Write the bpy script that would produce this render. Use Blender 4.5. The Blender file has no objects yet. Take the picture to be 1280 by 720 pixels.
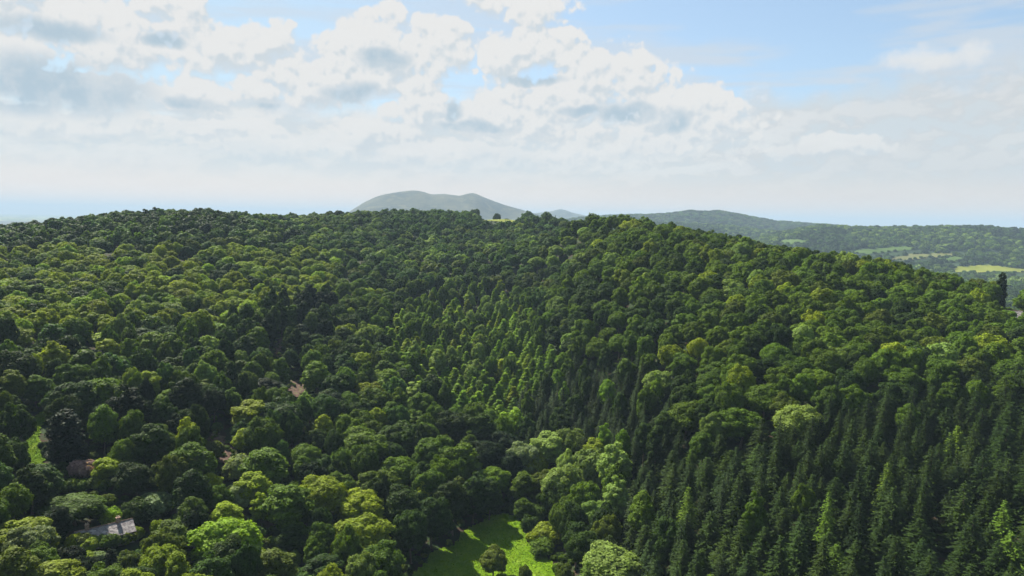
import bpy, math, random
import numpy as np
from mathutils import Vector, Matrix, noise as mnoise
random.seed(7); RS = np.random.RandomState(11)
R_ = math.radians
scene = bpy.context.scene
C = scene.collection
Z0 = 150.0                      # camera height above the plain
F = 865.0; PITCH = math.atan(86/865.0); ROLL = math.atan(0.0172)
SUN_AZ = -40.0; SUN_EL = 45.0   # azimuth measured from +Y, positive to the east

# ------------------------------------------------------------------ camera
fw = Vector((0, math.cos(PITCH), -math.sin(PITCH))); rt = Vector((1, 0, 0)); up = rt.cross(fw)
r2 = rt*math.cos(ROLL) + up*math.sin(ROLL); u2 = -rt*math.sin(ROLL) + up*math.cos(ROLL)
cam_d = bpy.data.cameras.new('camera'); cam = bpy.data.objects.new('camera', cam_d); C.objects.link(cam)
M = Matrix((r2, u2, -fw)).transposed().to_4x4(); M.translation = Vector((0, 0, Z0)); cam.matrix_world = M
cam_d.sensor_width = 36; cam_d.lens = 36*F/1280; cam_d.clip_start = 0.5; cam_d.clip_end = 80000
scene.camera = cam

def ray(px, py):
    return (r2*((px-640)/F) + u2*((360-py)/F) + fw)
def pt(px, py, d):
    v = ray(px, py); s = d/math.hypot(v.x, v.y)
    return Vector((v.x*s, v.y*s, Z0+v.z*s))
def proj(x, y, z):
    v = Vector((x, y, z-Z0)); k = v.dot(fw)
    if k < 1: return (-9999, -9999)
    return (640+F*v.dot(r2)/k, 360-F*v.dot(u2)/k)
def azel(px, py):
    v = ray(px, py).normalized()
    return math.degrees(math.atan2(v.x, v.y)), math.degrees(math.asin(v.z))

# ------------------------------------------------------------------ terrain
TREE = 15.0
cols = {
 -160: [(283,640),(320,500),(370,375),(450,285),(550,215),(640,172),(720,142)],
 0:   [(281,640),(310,520),(370,385),(450,290),(550,220),(640,176),(720,146)],
 120: [(266,660),(300,540),(350,420),(420,325),(500,260),(580,210),(650,182),(720,148)],
 250: [(260,690),(290,560),(340,440),(400,350),(480,270),(560,220),(650,176),(720,148)],
 450: [(263,840),(290,690),(340,520),(400,400),(480,300),(560,240),(640,195),(720,160)],
 560: [(267,860),(295,700),(345,530),(400,415),(480,305),(560,245),(640,203),(720,172)],
 640: [(278,780),(300,690),(350,530),(400,430),(440,370),(500,300),(560,250),(660,188),(720,160)],
 690: [(268,770),(290,640),(345,500),(400,395),(440,350),(500,296),(560,250),(650,192),(720,160)],
 740: [(267,570),(300,470),(350,400),(400,355),(440,330),(500,290),(560,245),(640,200),(720,160)],
 820: [(277,520),(310,430),(360,365),(410,315),(460,280),(520,240),(600,195),(720,153)],
 900: [(291,480),(330,400),(380,330),(450,270),(520,230),(600,190),(720,150)],
 1080:[(320,432),(360,370),(420,300),(500,240),(600,190),(720,152)],
 1280:[(361,425),(400,370),(460,290),(550,235),(640,190),(720,158)],
 1440:[(384,406),(460,300),(550,235),(640,190),(720,158)],
}
ctrl = []
for px, rows in cols.items():
    for py, d in rows:
        p = pt(px, py, d); ctrl.append((p.x, p.y, p.z - TREE))
for px, d, z in [(-160,850,-60),(0,850,-55),(120,880,-50),(250,920,-38),(450,1080,-24),(740,760,-24),(690,950,-20),(820,720,-70),(900,680,-70),
                 (1080,600,-75),(1280,600,-85),(1440,580,-85),(622,1060,9.5),(600,1080,9),(650,1080,8),(622,1000,1),(600,1000,0),(650,1000,0),(540,1050,-8),(700,1050,-20),(622,1250,-30),
                 (0,1150,-100),(300,1200,-90),(900,950,-105),(1200,900,-112),(1440,900,-112)]:
    v = ray(px, 300); s = d/math.hypot(v.x, v.y); ctrl.append((v.x*s, v.y*s, Z0+z))
for a, d, z in [(0,0,-104),(-40,70,-97),(40,70,-97),(0,90,-100),(0,-120,-108),(-90,150,-100),(90,150,-102),(-65,300,-72),(65,300,-82),(-65,600,-35),(65,600,-105),(-60,1000,-110),(60,1000,-118),(180,400,-118)]:
    ctrl.append((math.sin(R_(a))*d, math.cos(R_(a))*d, Z0+z))
ctrl = np.array(ctrl); S_ = 300.0
def phi(r): return np.where(r > 1e-9, r*r*np.log(np.maximum(r, 1e-9)), 0)
P_ = ctrl[:, :2]/S_; N_ = len(P_)
A_ = np.zeros((N_+3, N_+3)); D_ = np.linalg.norm(P_[:, None]-P_[None], axis=2)
A_[:N_, :N_] = phi(D_) + np.eye(N_)*0.004; A_[:N_, N_] = 1; A_[:N_, N_+1:] = P_; A_[N_, :N_] = 1; A_[N_+1:, :N_] = P_.T
W_ = np.linalg.solve(A_, np.concatenate([ctrl[:, 2], [0, 0, 0]]))
def tps(x, y):
    out = np.empty(len(x))
    for i in range(0, len(x), 20000):
        q = np.stack([x[i:i+20000], y[i:i+20000]], 1)/S_
        r = np.linalg.norm(q[:, None]-P_[None], axis=2)
        out[i:i+20000] = phi(r)@W_[:N_] + W_[N_] + q@W_[N_+1:]
    return out
def sstep(a, b, x):
    t = np.clip((x-a)/(b-a), 0, 1); return t*t*(3-2*t)
def ridge(D, wf, wb, prof, rough):
    az = []; hz = []
    for px, py in prof:
        a, e = azel(px, py); az.append(R_(a)); hz.append(Z0 + D*math.tan(R_(e)))
    return (D, wf, wb, np.array(az), np.array(hz), rough)
RIDGES = [
 ridge(2900, 950, 800, [(930,306),(960,297),(1000,289),(1030,285),(1060,287),(1110,288),(1180,287),(1230,287),(1280,291),(1330,293),(1420,300)], 5),
 ridge(3500, 700, 700, [(660,300),(780,284),(830,281),(900,284),(960,291),(1000,295),(1060,305)], 7),
 ridge(4600, 1100, 900, [(560,300),(640,290),(720,274),(760,271),(800,270),(830,269),(850,267),(862,265),(872,266),(885,266),(895,265),(920,269),(945,274),(970,278),(1010,281),(1050,284),(1120,300)], 9),
 ridge(6200, 1500, 1500, [(405,285),(425,272),(442,261),(455,253),(470,246),(480,243),(498,240),(514,238),(522,238.5),(530,240),(538,243),(546,243),(556,242.5),(568,244),(575,245),(583,242.5),(590,241),(597,243),(606,247),(620,252.5),(635,257.5),(650,261.5),(665,266),(680,270),(705,280)], 42),
 ridge(9500, 1700, 1700, [(620,285),(655,272),(665,267),(680,265),(690,264),(700,261),(708,263),(716,266),(740,271),(800,271),(806,269),(812,271),(860,280),(1050,287),(1100,286),(1130,285),(1150,284),(1165,282),(1180,281),(1200,281),(1210,282),(1225,281),(1240,284),(1260,287),(1290,289),(1300,287),(1330,291)], 14),
]
def far_h(x, y):
    r = np.hypot(x, y); a = np.arctan2(x, y)
    h = 18 + 5*np.sin(x/830.0+1)*np.cos(y/1100.0) + 4*np.sin((x+y)/410.0)
    for D, wf, wb, az, hz, rough in RIDGES:
        top = np.interp(a, az, hz, left=18, right=18)
        top = np.where((a < az[0]) | (a > az[-1]), 18, top)
        edge = sstep(az[0]-0.02, az[0]+0.015, a)*(1-sstep(az[-1]-0.015, az[-1]+0.02, a))
        t = np.where(r < D, (D-r)/wf, (r-D)/wb)
        b = np.where(t < 1, 0.5+0.5*np.cos(np.pi*np.clip(t, 0, 1)), 0)
        b = b**1.15
        rb = 1 + 0*(r)
        spur = rough*np.sin(a*D/190.0 + r/260.0)*np.sin(a*D/330.0 - r/410.0)*b*(1-b)*4
        h = np.maximum(h, 18 + (top-18)*b*edge + spur*edge)
    return h
def H(x, y):
    x = np.atleast_1d(np.asarray(x, float)); y = np.atleast_1d(np.asarray(y, float))
    r = np.hypot(x, y); a = np.degrees(np.arctan2(x, y))
    w = (1-sstep(950, 1500, r))*(1-sstep(62, 100, np.abs(a))*sstep(120, 400, r))
    near = np.full(len(x), 20.0); m = w > 0
    if m.any():
        near[m] = np.clip(tps(x[m], y[m]), 22, Z0+14)
        near[m] += 0.7*np.sin(x[m]/17.0+0.3*y[m]/11)*np.cos(y[m]/23.0)
    return near*w + far_h(x, y)*(1-w)
def H1(x, y): return float(H([x], [y])[0])

def hit(px, py, hh=0.0, d0=80, d1=7000, step=1.006):
    """distance along a ray at which it comes down to hh above the ground"""
    v = ray(px, py); s = math.hypot(v.x, v.y)
    n = int(math.log(d1/d0)/math.log(step)); ds = d0*step**np.arange(n)
    x = v.x/s*ds; y = v.y/s*ds; z = Z0+v.z/s*ds
    k = np.nonzero(z < H(x, y)+hh)[0]
    if len(k) == 0: return None
    k = k[0]; return float(x[k]), float(y[k]), float(ds[k])

# ------------------------------------------------------------------ node helpers
def mat(name):
    m = bpy.data.materials.new(name); m.use_nodes = True; nt = m.node_tree
    for n in list(nt.nodes): nt.nodes.remove(n)
    out = nt.nodes.new('ShaderNodeOutputMaterial'); return m, nt, out
def nd(nt, t, **kw):
    n = nt.nodes.new(t)
    for k, v in kw.items():
        if k in n.inputs.keys(): n.inputs[k].default_value = v
        else: setattr(n, k, v)
    return n
def math_(nt, op, a, b=None, c=None, clamp=False):
    n = nt.nodes.new('ShaderNodeMath'); n.operation = op; n.use_clamp = clamp
    for i, v in enumerate((a, b, c)):
        if v is None: continue
        if isinstance(v, (int, float)): n.inputs[i].default_value = v
        else: nt.links.new(v, n.inputs[i])
    return n.outputs[0]
def mixc(nt, f, a, b, mode='MIX'):
    n = nt.nodes.new('ShaderNodeMix'); n.data_type = 'RGBA'; n.blend_type = mode
    for s, v in ((n.inputs[0], f), (n.inputs[6], a), (n.inputs[7], b)):
        if isinstance(v, (int, float)): s.default_value = v
        elif isinstance(v, tuple): s.default_value = (*v, 1) if len(v) == 3 else v
        else: nt.links.new(v, s)
    return n.outputs[2]
def mapr(nt, v, a, b, c=0.0, d=1.0, smooth=True):
    n = nt.nodes.new('ShaderNodeMapRange'); n.interpolation_type = 'SMOOTHSTEP' if smooth else 'LINEAR'
    nt.links.new(v, n.inputs[0])
    for i, q in enumerate((a, b, c, d)): n.inputs[i+1].default_value = q
    return n.outputs[0]
def noise(nt, vec, scale, detail=4, rough=0.55, dim='3D'):
    n = nt.nodes.new('ShaderNodeTexNoise'); n.noise_dimensions = dim; n.inputs['Scale'].default_value = scale
    n.inputs['Detail'].default_value = detail; n.inputs['Roughness'].default_value = rough
    if vec is not None: nt.links.new(vec, n.inputs['Vector'])
    return n

# ------------------------------------------------------------------ materials
def foliage_mat(name, trans, warm):
    m, nt, out = mat(name)
    att = nd(nt, 'ShaderNodeAttribute', attribute_type='INSTANCER', attribute_name='tint')
    fr = nd(nt, 'ShaderNodeAttribute', attribute_type='GEOMETRY', attribute_name='leafrand')
    tc = nd(nt, 'ShaderNodeTexCoord')
    nz = noise(nt, tc.outputs['Object'], 0.55, 2)
    b = math_(nt, 'MULTIPLY', mapr(nt, fr.outputs['Fac'], 0, 1, 0.72, 1.3, False), mapr(nt, nz.outputs[0], 0.3, 0.7, 0.8, 1.22))
    vm = nd(nt, 'ShaderNodeVectorMath', operation='SCALE'); nt.links.new(att.outputs['Color'], vm.inputs[0]); nt.links.new(b, vm.inputs['Scale'])
    col = vm.outputs[0]
    d = nd(nt, 'ShaderNodeBsdfPrincipled'); d.inputs['Roughness'].default_value = 0.6
    d.inputs['Specular IOR Level'].default_value = 0.05
    nt.links.new(col, d.inputs['Base Color'])
    t = nd(nt, 'ShaderNodeBsdfTranslucent'); nt.links.new(mixc(nt, 1.0, col, warm, 'MULTIPLY'), t.inputs['Color'])
    mx = nd(nt, 'ShaderNodeMixShader'); mx.inputs[0].default_value = trans
    nt.links.new(d.outputs[0], mx.inputs[1]); nt.links.new(t.outputs[0], mx.inputs[2]); nt.links.new(mx.outputs[0], out.inputs[0])
    return m
M_leaf = foliage_mat('broadleaf_foliage', 0.34, (1.48, 1.5, 0.55))
M_need = foliage_mat('needle_foliage', 0.14, (1.5, 1.3, 0.6))
def noisy(name, c1, c2, scale, rough=0.9, bump=0.0, coord='Object', c3=None, s3=1.0):
    m, nt, out = mat(name); tc = nd(nt, 'ShaderNodeTexCoord'); nz = noise(nt, tc.outputs[coord], scale, 6, 0.6)
    col = mixc(nt, mapr(nt, nz.outputs[0], 0.35, 0.65), c1, c2)
    if c3:
        n3 = noise(nt, tc.outputs[coord], s3, 3); col = mixc(nt, mapr(nt, n3.outputs[0], 0.52, 0.68), col, c3)
    p = nd(nt, 'ShaderNodeBsdfPrincipled'); p.inputs['Roughness'].default_value = rough; p.inputs['Specular IOR Level'].default_value = 0.05
    nt.links.new(col, p.inputs['Base Color'])
    if bump:
        b = nd(nt, 'ShaderNodeBump'); b.inputs['Strength'].default_value = bump; b.inputs['Distance'].default_value = 0.4
        nt.links.new(nz.outputs[0], b.inputs['Height']); nt.links.new(b.outputs[0], p.inputs['Normal'])
    nt.links.new(p.outputs[0], out.inputs[0]); return m
M_bark = noisy('bark', (0.09, 0.07, 0.05), (0.16, 0.13, 0.10), 3, bump=0.6)
M_grass = noisy('meadow_grass', (0.07, 0.14, 0.004), (0.105, 0.18, 0.006), 0.8, c3=(0.13, 0.19, 0.02), s3=0.12)
M_blade = noisy('grass_blades', (0.080, 0.155, 0.004), (0.120, 0.195, 0.007), 0.3)
M_bare = noisy('bare_earth', (0.06, 0.038, 0.030), (0.12, 0.080, 0.062), 0.9, bump=0.5, c3=(0.10, 0.11, 0.04), s3=0.4)
def field_mat(name, c1, c2): return noisy(name, c1, c2, 0.02, c3=tuple(0.8*q for q in c1), s3=0.006)
M_fieldg = field_mat('pasture_green', (0.045, 0.080, 0.018), (0.06, 0.095, 0.022))
M_fieldy = field_mat('pasture_yellow', (0.115, 0.135, 0.018), (0.15, 0.165, 0.026))
M_fieldb = field_mat('pasture_straw', (0.105, 0.11, 0.04), (0.085, 0.10, 0.03))
M_slate = noisy('weathered_slate', (0.12, 0.108, 0.115), (0.25, 0.23, 0.225), 1.6, 0.8, 0.3, c3=(0.34, 0.32, 0.30), s3=0.7)
M_pale = noisy('pale_render', (0.32, 0.28, 0.26), (0.42, 0.38, 0.35), 1.2, 0.8)
M_white = noisy('white_paint', (0.72, 0.71, 0.68), (0.8, 0.8, 0.78), 1.5, 0.6)
M_brick = noisy('chimney_brick', (0.24, 0.15, 0.11), (0.36, 0.26, 0.2), 4, 0.9)
M_pot = noisy('clay_pot', (0.45, 0.34, 0.25), (0.6, 0.5, 0.4), 4, 0.8)
M_wood = noisy('dark_timber', (0.05, 0.04, 0.035), (0.09, 0.07, 0.06), 3, 0.8)
m, nt, out = mat('window_glass'); p = nd(nt, 'ShaderNodeBsdfPrincipled'); p.inputs['Base Color'].default_value = (0.02, 0.025, 0.03, 1); p.inputs['Roughness'].default_value = 0.08; nt.links.new(p.outputs[0], out.inputs[0]); M_glass = m

def ground_mat():
    m, nt, out = mat('ground'); g = nd(nt, 'ShaderNodeNewGeometry'); pos = g.outputs['Position']
    ln = nd(nt, 'ShaderNodeVectorMath', operation='LENGTH'); nt.links.new(pos, ln.inputs[0]); r = ln.outputs['Value']
    n1 = noise(nt, pos, 0.25, 5); n2 = noise(nt, pos, 0.012, 6, 0.65); n3 = noise(nt, pos, 0.0022, 5, 0.6)
    near = mixc(nt, mapr(nt, n1.outputs[0], 0.36, 0.56), (0.034, 0.021, 0.014), (0.018, 0.034, 0.010))
    wood = mixc(nt, mapr(nt, n2.outputs[0], 0.35, 0.6), (0.010, 0.022, 0.009), (0.022, 0.040, 0.014))
    moor = mixc(nt, mapr(nt, n3.outputs[0], 0.46, 0.58), (0.010, 0.018, 0.014), (0.052, 0.054, 0.030))
    n4 = noise(nt, pos, 0.006, 6, 0.7); moor = mixc(nt, mapr(nt, n4.outputs[0], 0.46, 0.58, 0, 0.85), moor, (0.010, 0.018, 0.009))
    moor = mixc(nt, mapr(nt, n2.outputs[0], 0.52, 0.6, 0, 0.5), moor, (0.12, 0.11, 0.055))
    vor = nd(nt, 'ShaderNodeTexVoronoi'); vor.inputs['Scale'].default_value = 0.004; nt.links.new(pos, vor.inputs['Vector'])
    sp = nd(nt, 'ShaderNodeSeparateColor'); nt.links.new(vor.outputs['Color'], sp.inputs[0])
    plain = mixc(nt, sp.outputs[0], (0.08, 0.13, 0.04), (0.24, 0.24, 0.11)); plain = mixc(nt, mapr(nt, sp.outputs[1], 0.6, 0.65), plain, (0.02, 0.045, 0.015))
    far = mixc(nt, mapr(nt, r, 5200, 5500), wood, moor); far = mixc(nt, mapr(nt, r, 10500, 11500), far, plain)
    c = mixc(nt, mapr(nt, r, 900, 1200), near, far)
    p = nd(nt, 'ShaderNodeBsdfPrincipled'); p.inputs['Roughness'].default_value = 0.95; p.inputs['Specular IOR Level'].default_value = 0.1
    nt.links.new(c, p.inputs['Base Color']); nt.links.new(p.outputs[0], out.inputs[0]); return m
M_ground = ground_mat()

# ------------------------------------------------------------------ mesh helpers
def mesh_np(name, V, Fq, mats, rnd=None, smooth=False):
    me = bpy.data.meshes.new(name); V = np.asarray(V, np.float32); Fq = np.asarray(Fq, np.int32)
    k = Fq.shape[1]; me.vertices.add(len(V)); me.vertices.foreach_set('co', V.ravel())
    me.loops.add(Fq.size); me.loops.foreach_set('vertex_index', Fq.ravel())
    me.polygons.add(len(Fq)); me.polygons.foreach_set('loop_start', np.arange(0, Fq.size, k, dtype=np.int32))
    me.update(calc_edges=True); me.validate()
    for q in mats: me.materials.append(q)
    if rnd is not None:
        a = me.attributes.new('leafrand', 'FLOAT', 'FACE'); a.data.foreach_set('value', rnd.astype(np.float32))
    me.shade_smooth() if smooth else me.shade_flat()
    return me
def link(name, me, parent=None, loc=None):
    o = bpy.data.objects.new(name, me); C.objects.link(o)
    if parent: o.parent = parent
    if loc: o.location = loc
    return o
class MB:
    def __init__(s): s.v = []; s.f = []
    def box(s, x0, x1, y0, y1, z0, z1):
        b = len(s.v); s.v += [(x, y, z) for z in (z0, z1) for x, y in ((x0, y0), (x1, y0), (x1, y1), (x0, y1))]
        s.f += [tuple(b+i for i in q) for q in ((3, 2, 1, 0), (4, 5, 6, 7), (0, 1, 5, 4), (1, 2, 6, 5), (2, 3, 7, 6), (3, 0, 4, 7))]; return s
    def poly(s, vs, fs):
        b = len(s.v); s.v += vs; s.f += [tuple(b+i for i in q) for q in fs]; return s
    def tube(s, pts, n=7):
        """pts: (x,y,z,r)"""
        b = len(s.v)
        for i, (x, y, z, r) in enumerate(pts):
            j, k = min(i+1, len(pts)-1), max(i-1, 0)
            d = (Vector(pts[j][:3])-Vector(pts[k][:3])).normalized(); a = d.orthogonal().normalized(); c = d.cross(a)
            for q in range(n):
                t = 2*math.pi*q/n; p = Vector((x, y, z))+a*math.cos(t)*r+c*math.sin(t)*r; s.v.append(tuple(p))
        for i in range(len(pts)-1):
            for q in range(n): s.f.append((b+i*n+q, b+i*n+(q+1) % n, b+(i+1)*n+(q+1) % n, b+(i+1)*n+q))
        s.f.append(tuple(b+(len(pts)-1)*n+q for q in range(n))); return s
    def mesh(s, name, m):
        me = bpy.data.meshes.new(name); me.from_pydata(s.v, [], s.f); me.materials.append(m); me.update(); return me
    def build(s, name, m, parent=None): return link(name, s.mesh(name, m), parent)

# ------------------------------------------------------------------ ground sheet
def ground():
    a = list(np.arange(-56, 56.01, 0.28)); b = list(np.arange(60, 300, 6.0)); A = np.radians(np.array(a+b))
    rr = [12.0]
    while rr[-1] < 30000: rr.append(rr[-1] + (4.0 if rr[-1] < 360 else max(5.0, rr[-1]*0.0125)))
    rr = np.array(rr); na, nr = len(A), len(rr)
    X = np.outer(rr, np.sin(A)).ravel(); Y = np.outer(rr, np.cos(A)).ravel(); Z = H(X, Y)
    V = np.stack([X, Y, Z], 1); V = np.vstack([V, [[0, 0, H1(0, 0)]]])
    i = np.arange(nr-1)[:, None]; j = np.arange(na)[None]; j2 = (j+1) % na
    Fq = np.stack([(i*na+j), ((i+1)*na+j), ((i+1)*na+j2), (i*na+j2)], 2).reshape(-1, 4)[:, ::-1]
    me = mesh_np('ground', V, Fq, [M_ground], smooth=True)
    import bmesh
    bm = bmesh.new(); bm.from_mesh(me); bm.verts.ensure_lookup_table(); c = bm.verts[nr*na]
    for q in range(na): bm.faces.new((c, bm.verts[(q+1) % na], bm.verts[q])).smooth = True
    bmesh.ops.recalc_face_normals(bm, faces=bm.faces); bm.to_mesh(me); bm.free()
    if me.polygons[1000].normal.z < 0: me.flip_normals()
    o = link('ground', me); o['kind'] = 'structure'; o['label'] = 'wooded hillside and rolling country under the trees'
    return o
ground()

def inside(poly, x, y):
    c = False; n = len(poly)
    for i in range(n):
        x1, y1 = poly[i]; x2, y2 = poly[i-1]
        if (y1 > y) != (y2 > y) and x < (x2-x1)*(y-y1)/(y2-y1)+x1: c = not c
    return c
def smoothpoly(P, n=6, jit=0.0, seed=1):
    rg = random.Random(seed); out = []; N = len(P)
    for i in range(N):
        p0, p1, p2, p3 = P[i-1], P[i], P[(i+1) % N], P[(i+2) % N]
        for k in range(n):
            t = k/n
            q = [0.5*(2*p1[a]+(p2[a]-p0[a])*t+(2*p0[a]-5*p1[a]+4*p2[a]-p3[a])*t*t+(3*p1[a]-p0[a]-3*p2[a]+p3[a])*t**3) for a in (0, 1)]
            out.append((q[0]+rg.uniform(-jit, jit), q[1]+rg.uniform(-jit, jit)))
    return out
def drape(name, poly_w, m, cell, off, label):
    """grid mesh cut to a world polygon, laid on the ground"""
    xs = [p[0] for p in poly_w]; ys = [p[1] for p in poly_w]
    nx = int((max(xs)-min(xs))/cell)+2; ny = int((max(ys)-min(ys))/cell)+2
    V = []; idx = {}; Fq = []
    def vid(i, j):
        if (i, j) not in idx: idx[(i, j)] = len(V); V.append((min(xs)+i*cell, min(ys)+j*cell))
        return idx[(i, j)]
    for i in range(nx):
        for j in range(ny):
            if inside(poly_w, min(xs)+(i+.5)*cell, min(ys)+(j+.5)*cell): Fq.append((vid(i, j), vid(i+1, j), vid(i+1, j+1), vid(i, j+1)))
    V = np.array(V); Z = H(V[:, 0], V[:, 1])+off
    me = mesh_np(name, np.column_stack([V, Z]), Fq, [m], smooth=True)
    o = link(name, me); o['kind'] = 'structure'; o['label'] = label; return o
def wpoly(P, hh=0.0, **k):
    o = []
    for px, py in P:
        h = hit(px, py, hh, **k)
        if h: o.append((h[0], h[1]))
    return o

MEADOW = [(508,735),(530,708),(540,694),(566,684),(580,668),(600,656),(616,646),(636,644),(650,652),(654,668),(664,686),(690,704),(700,735),(700,800),(490,800)]
STRIP = [(34,560),(36,540),(42,524),(56,514),(64,500),(68,500),(64,516),(55,530),(49,545),(50,562),(55,580),(47,584),(38,578)]
BARE1 = [(260,548),(274,544),(284,552),(290,570),(287,584),(274,579),(262,564)]
BARE2 = [(361,484),(367,476),(380,479),(382,491),(371,498),(361,494)]
BARE3 = [(346,432),(349,424),(353,424),(352,436),(348,446),(345,444)]
HILLF = [(600,273),(602,266),(622,264.6),(642,266.5),(650,272),(642,277),(620,278),(606,277)]
w_meadow = smoothpoly(wpoly(MEADOW), 6, 0.5, 3); drape('meadow', w_meadow, M_grass, 1.2, 0.35, 'bright green grass clearing among the trees')
w_strip = smoothpoly(wpoly(STRIP), 4, 0.4, 4); drape('grass_path', w_strip, M_grass, 1.0, 0.35, 'narrow sunlit strip of grass between the trees at the left')
w_bare = [smoothpoly(wpoly(b), 4, 0.5, 5) for b in (BARE1, BARE2, BARE3)]
for b in w_bare: drape('bare_ground', b, M_bare, 1.2, 0.3, 'reddish bare ground between the trees')
hf = []
for px, d in [(594,975),(596,1062),(612,1082),(640,1082),(654,1064),(656,975),(630,960)]:
    v = ray(px, 270); s = d/math.hypot(v.x, v.y); hf.append((v.x*s, v.y*s))
w_hill = smoothpoly(hf, 5, 0.6, 2); drape('hilltop_pasture', w_hill, M_fieldy, 4, 0.4, 'small yellow green pasture on the crest below the lone tree')
FIELDS = [
 ([(1052,317),(1066,313),(1092,309),(1120,307),(1146,306.5),(1152,309),(1135,313),(1112,318),(1080,320)], M_fieldg, 'green pasture under the dark wooded hill'),
 ([(1110,325),(1128,319),(1150,316),(1178,315.5),(1200,317),(1192,321),(1160,324),(1130,328)], M_fieldb, 'straw coloured field in the far valley'),
 ([(1178,325),(1184,320),(1198,319),(1206,323),(1194,329),(1182,329)], M_fieldg, 'small green field between valley copses'),
 ([(1186,337),(1200,332),(1222,328),(1244,329),(1266,333),(1292,338),(1300,343),(1260,344),(1225,343),(1196,342)], M_fieldy, 'large yellow green field in the far valley'),
 ([(1262,349),(1276,345),(1300,344),(1330,348),(1320,356),(1280,355)], M_fieldy, 'small bright field at the right edge of the valley'),
 ([(970,303),(978,299),(992,298),(1006,299),(1010,303),(998,306),(980,307)], M_fieldg, 'pale green field at the foot of the blue hills'),
]
w_fields = []
for P, m_, lb in FIELDS:
    cy_ = sum(p[1] for p in P)/len(P); P = [(p[0], cy_+(p[1]-cy_)*.62) for p in P]
    w = wpoly(P, 2.0, d0=1250); w = smoothpoly(w, 2, 0, 1); w_fields.append(w); drape('pasture', w, m_, 16, 1.6, lb)

# ------------------------------------------------------------------ foliage generators
def quads(c, n, size, rs, bend=0.25, aspect=1.0):
    """leaf clump faces at centres c with normals n"""
    k = len(c); t = rs.normal(size=(k, 3)); t -= n*np.sum(t*n, 1)[:, None]; t /= np.linalg.norm(t, axis=1)[:, None]+1e-9
    b = np.cross(n, t); s = (size*rs.uniform(0.55, 1.45, k))[:, None]; a = aspect
    v0 = c+t*s*0.5+b*s*0.12*rs.uniform(-1, 1, (k, 1)); v1 = c+b*s*0.5*a-n*s*bend*rs.uniform(-.3, 1, (k, 1)); v2 = c-t*s*0.5; v3 = c-b*s*0.5*a-n*s*bend*rs.uniform(-.3, 1, (k, 1))
    V = np.stack([v0, v1, v2, v3], 1).reshape(-1, 3); return V, np.arange(4*k).reshape(-1, 4)
def lobes(rs, kind, R, Hh, cz, nl, lr):
    L = []
    for i in range(nl):
        t = (i+0.5)/nl; 
        if kind == 'dome':
            u = 1-1.72*t; a = i*2.39996+rs.uniform(-.35, .35); q = math.sqrt(max(0, 1-u*u)); r = lr*R*rs.uniform(.72, 1.3)
            k = rs.uniform(.72, 1.10)*(1+.16*math.sin(a+nl)+.12*math.sin(2*a+lr*40)); L.append((math.cos(a)*q*(R-r*.8)*k, math.sin(a)*q*(R-r*.8)*k, cz+u*(Hh-r*.8)*k, r))
        elif kind == 'cone':
            z = cz-Hh+2*Hh*t; rad = R*(1-t)**.8+.15; a = i*2.39996; r = lr*R*rs.uniform(.7, 1.2)*(1.15-.6*t)
            L.append((math.cos(a)*rad*.72, math.sin(a)*rad*.72, z, r))
        elif kind == 'column':
            z = cz-Hh+2*Hh*t; rad = R*math.sqrt(max(.02, 1-(2*t-1)**4))*.55; a = i*2.39996; r = lr*R*rs.uniform(.8, 1.1)
            L.append((math.cos(a)*rad, math.sin(a)*rad, z, r*(1.1-.5*t)))
    if kind == 'dome': L.append((0, 0, cz, min(R, Hh)*.72))
    if kind == 'cone':
        for t in (.1, .35, .6, .8): L.append((0, 0, cz-Hh+2*Hh*t, R*(1-t)**.8*.75+.2))
    return np.array(L)
def crown(name, seed, kind, R, Hh, cz, nl, lr, leaf, n, mat_, gap=.12, fine=.1):
    rs = np.random.RandomState(seed); L = lobes(rs, kind, R, Hh, cz, nl, lr)
    w = L[:, 3]**2; w /= w.sum(); m = int(n*3.2)
    li = rs.choice(len(L), m, p=w); d = rs.normal(size=(m, 3)); d /= np.linalg.norm(d, axis=1)[:, None]
    # small tufts on each lobe: pull the directions towards tuft centres
    nt_ = 16; tc = rs.normal(size=(len(L), nt_, 3)); tc /= np.linalg.norm(tc, axis=2)[..., None]
    dots = np.einsum('ij,ikj->ik', d, tc[li]); best = dots.max(1)
    rad = 1 - .40*np.clip((1-best)*3.0, 0, 1)**1.2 + rs.normal(size=m)*.045 + (rs.rand(m) < .07)*rs.uniform(0, .22, m)
    c = L[li, :3]+d*(L[li, 3]*rad)[:, None]
    keep = ~((d[:, 2] < -.35) & (rs.rand(m) < .7))
    for j in range(len(L)):
        dist = np.linalg.norm(c-L[j, :3], axis=1); keep &= ~((dist < L[j, 3]*.86) & (li != j) & (rs.rand(m) < .97))
    keep &= ~((best < .72) & (rs.rand(m) < gap*3))
    idx = np.nonzero(keep)[0][:n]; c = c[idx]; d = d[idx]
    nn = d*1.0+rs.normal(size=d.shape)*.42+np.array([0, 0, .25]); nn /= np.linalg.norm(nn, axis=1)[:, None]
    V, Fq = quads(c, nn, leaf, rs)
    # loose inner foliage so the crown has depth
    m2 = n//8; q = rs.normal(size=(m2, 3)); q /= np.linalg.norm(q, axis=1)[:, None]; lj = rs.choice(len(L), m2, p=w)
    c2 = L[lj, :3]+q*(L[lj, 3]*rs.uniform(.3, .75, m2))[:, None]; n2 = rs.normal(size=(m2, 3)); n2 /= np.linalg.norm(n2, axis=1)[:, None]
    V2, F2 = quads(c2, n2, leaf*2.1, rs)
    V = np.vstack([V, V2]); Fq = np.vstack([Fq, F2+len(c)*4])
    return mesh_np(name, V, Fq, [mat_], rnd=rs.rand(len(Fq)))
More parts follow.
